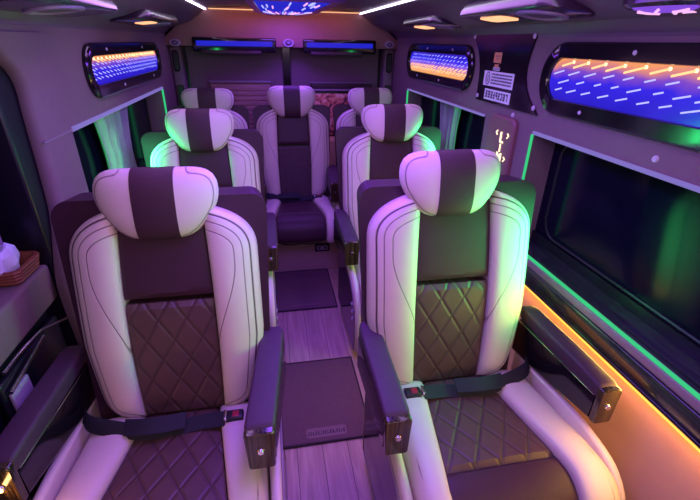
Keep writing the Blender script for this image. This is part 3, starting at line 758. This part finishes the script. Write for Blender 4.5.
# ---------------------------------------------------------------- sliding door, basket and handle on the left
dp = MB().box(-1.16, -1.0, -.3, 1.40, 0, .79, .01).build('door_3', 'night'); struct(dp)
MB().box(-1.16, -.978, -.3, 1.462, .792, .93, .012).build('door_cap', 'wall', dp)
struct(MB().box(-1.16, -1.10, -.3, 1.46, .932, 1.68).build('window_4', 'glass', smooth=False))
struct(MB().box(-1.10, -.964, 1.466, 1.80, .3, 1.66, .01).build('trim_16', 'night'))
t = thing('wicker_basket', 'small reddish wicker basket on the ledge of the left side door', 'basket', (-1.035, 1.375, .932))
mb = MB(); rings = []
for z, w, l in ((0, .040, .065), (.050, .050, .078), (.054, .052, .080), (.054, .045, .073), (.008, .034, .060)):
    rings.append([(a*w/.05, b*l/.1, z) for a, b in rrect(.1, .2, .03, 5)])
mb.loft(rings).build('basket_body', 'wicker', t, ang=.7)
for z in (.010, .022, .034, .046):
    w = .040 + .010*z/.05; l = .065+.013*z/.05; mb = MB()
    lp = rrect(.1, .2, .03, 5); n = len(lp)
    mb.tube([(a*w/.05*(1+.03*(-1)**k), b*l/.1*(1+.015*(-1)**k), z) for k, (a, b) in enumerate(lp+[lp[0]])], .0065, 6).build('woven_band', 'wicker', t)
mb = MB(); n = 26; rings = []
for r_, z in ((.0, 0), (.028, .01), (.045, .045), (.052, .075), (.042, .11), (.02, .13)):
    rings.append([(-1.036 + (r_*.7+.007)*.75*(1+.35*math.sin(5*q+r_*40))*math.cos(q), 1.345 + (r_*.6+.006)*1.5*(1+.3*math.sin(4*q+z*30))*math.sin(q), 0.942+z*.85+.012*math.sin(3*q)) for q in [2*PI*k/n for k in range(n)]])
tag(mb.loft(rings).build('tissue_bundle', 'tissue', ang=.5), 'crumpled pale lilac tissue sticking out of the wicker basket', 'tissue')
t = thing('grab_handle', 'long bent chrome grab handle beside the left side door', 'handle', (-.966, 1.28, .73))
MB().tube(smoothpath([(.0, -.22, .055), (.0, -.12, .055), (.0, -.01, .045), (.0, .06, .02), (.0, .16, -.02), (.0, .27, -.055)], 6), .0055, 10).build('upper_rail', 'chrome', t)
MB().tube([(.012, -.24, .0), (.012, -.02, .032)], .006, 8).build('lower_rail', 'chrome', t)
MB().box(.0, .012, -.24, -.15, -.13, -.01, .004).build('pale_plate', 'ring', t)
MB().box(-.025, -.003, -.25, .11, -.45, .03, .008).build('handle_base', 'night', t)

# ---------------------------------------------------------------- lights (for the strips and lamps of the cabin, plus added fills)
def area(name, loc, rot, sx, sy, col, power, spread=180):
    l = bpy.data.lights.new(name, 'AREA'); l.shape = 'RECTANGLE'; l.size = sx; l.size_y = sy; l.color = col; l.energy = power; l.spread = math.radians(spread)
    o = bpy.data.objects.new(name, l); C.objects.link(o); o.location = loc; o.rotation_euler = rot; return o
area('ceiling_glow_right', (.55, 1.4, 1.84), (0, .15, 0), .12, 2.6, (.62, .28, 1), 5)
area('ceiling_glow_left', (-.55, 1.4, 1.84), (0, -.15, 0), .12, 2.6, (.66, .30, 1), 5.5)
area('tray_glow', (0, 2.2, 1.82), (0, 0, 0), .3, 2.8, (.26, .07, 1), 54)
area('front_fill', (.2, -.25, 1.72), (math.radians(60), 0, 0), 1.2, .3, (1, .74, .80), 6.5)  # added soft ambient fill from the open front end, no lamp there
area('amber_glow', (.893, 1.5, .677), (0, math.radians(-28), 0), .02, 3.2, (1, .36, .03), 3.6)
area('amber_glow_inner', (.89, 1.0, .70), (0, math.radians(75), 0), .03, 2.2, (1, .62, .10), 9)
area('amber_glow_left', (-.90, 1.1, .62), (0, math.radians(-85), 0), .02, 1.4, (1, .45, .15), 2.5)
area('green_sill_glow', (.91, 1.15, .98), (0, math.radians(88), math.radians(-12)), .3, .5, (.05, 1, .25), 6, 110)
area('green_window_glow_far', (.91, 2.40, 1.06), (0, math.radians(85), 0), .2, .15, (.04, 1, .25), 2.2, 110)
area('green_window_glow_left', (-.91, 2.40, 1.06), (0, math.radians(-85), 0), .2, .15, (.04, 1, .25), 2.2, 110)
area('green_curtain_fill_left', (-.985, 1.86, 1.08), (math.radians(90), 0, 0), .08, .4, (.04, 1, .25), .8, 120)  # added fill facing rearwards, greens the left curtain folds
area('green_curtain_fill_far', (.985, 2.12, 1.08), (math.radians(90), 0, 0), .08, .4, (.04, 1, .25), .6, 120)  # same added fill for the far right curtain
area('header_glow', (0, 3.66, 1.84), (math.radians(30), 0, 0), 1.1, .05, (1, .30, .25), .6)

w = bpy.data.worlds.new('World'); bpy.context.scene.world = w; w.use_nodes = True
w.node_tree.nodes['Background'].inputs[0].default_value = (.30, .10, .75, 1); w.node_tree.nodes['Background'].inputs[1].default_value = .35

# ---------------------------------------------------------------- camera
Rv, Fv, Dv = (0.98366314, -0.06507029, 0.16784719), (-0.17917396, -0.4441227, 0.87786771), (-0.01742164, 0.89359996, 0.44852609)
cam = bpy.data.cameras.new('camera'); co_ = bpy.data.objects.new('camera', cam); C.objects.link(co_)
right = Vector((Rv[0], Fv[0], -Dv[0])); up = -Vector((Rv[1], Fv[1], -Dv[1])); back = -Vector((Rv[2], Fv[2], -Dv[2]))
mw = Matrix((right, up, back)).transposed().to_4x4(); mw.translation = Vector((-.168, 0, 1.65))
co_.matrix_world = mw
cam.sensor_width = 36; cam.sensor_fit = 'HORIZONTAL'; cam.lens = 414.5/700*36; cam.clip_start = .02
sc = bpy.context.scene; sc.camera = co_
sc.view_settings.view_transform = 'Standard'; sc.view_settings.look = 'None'; sc.view_settings.exposure = .15; sc.view_settings.gamma = 1
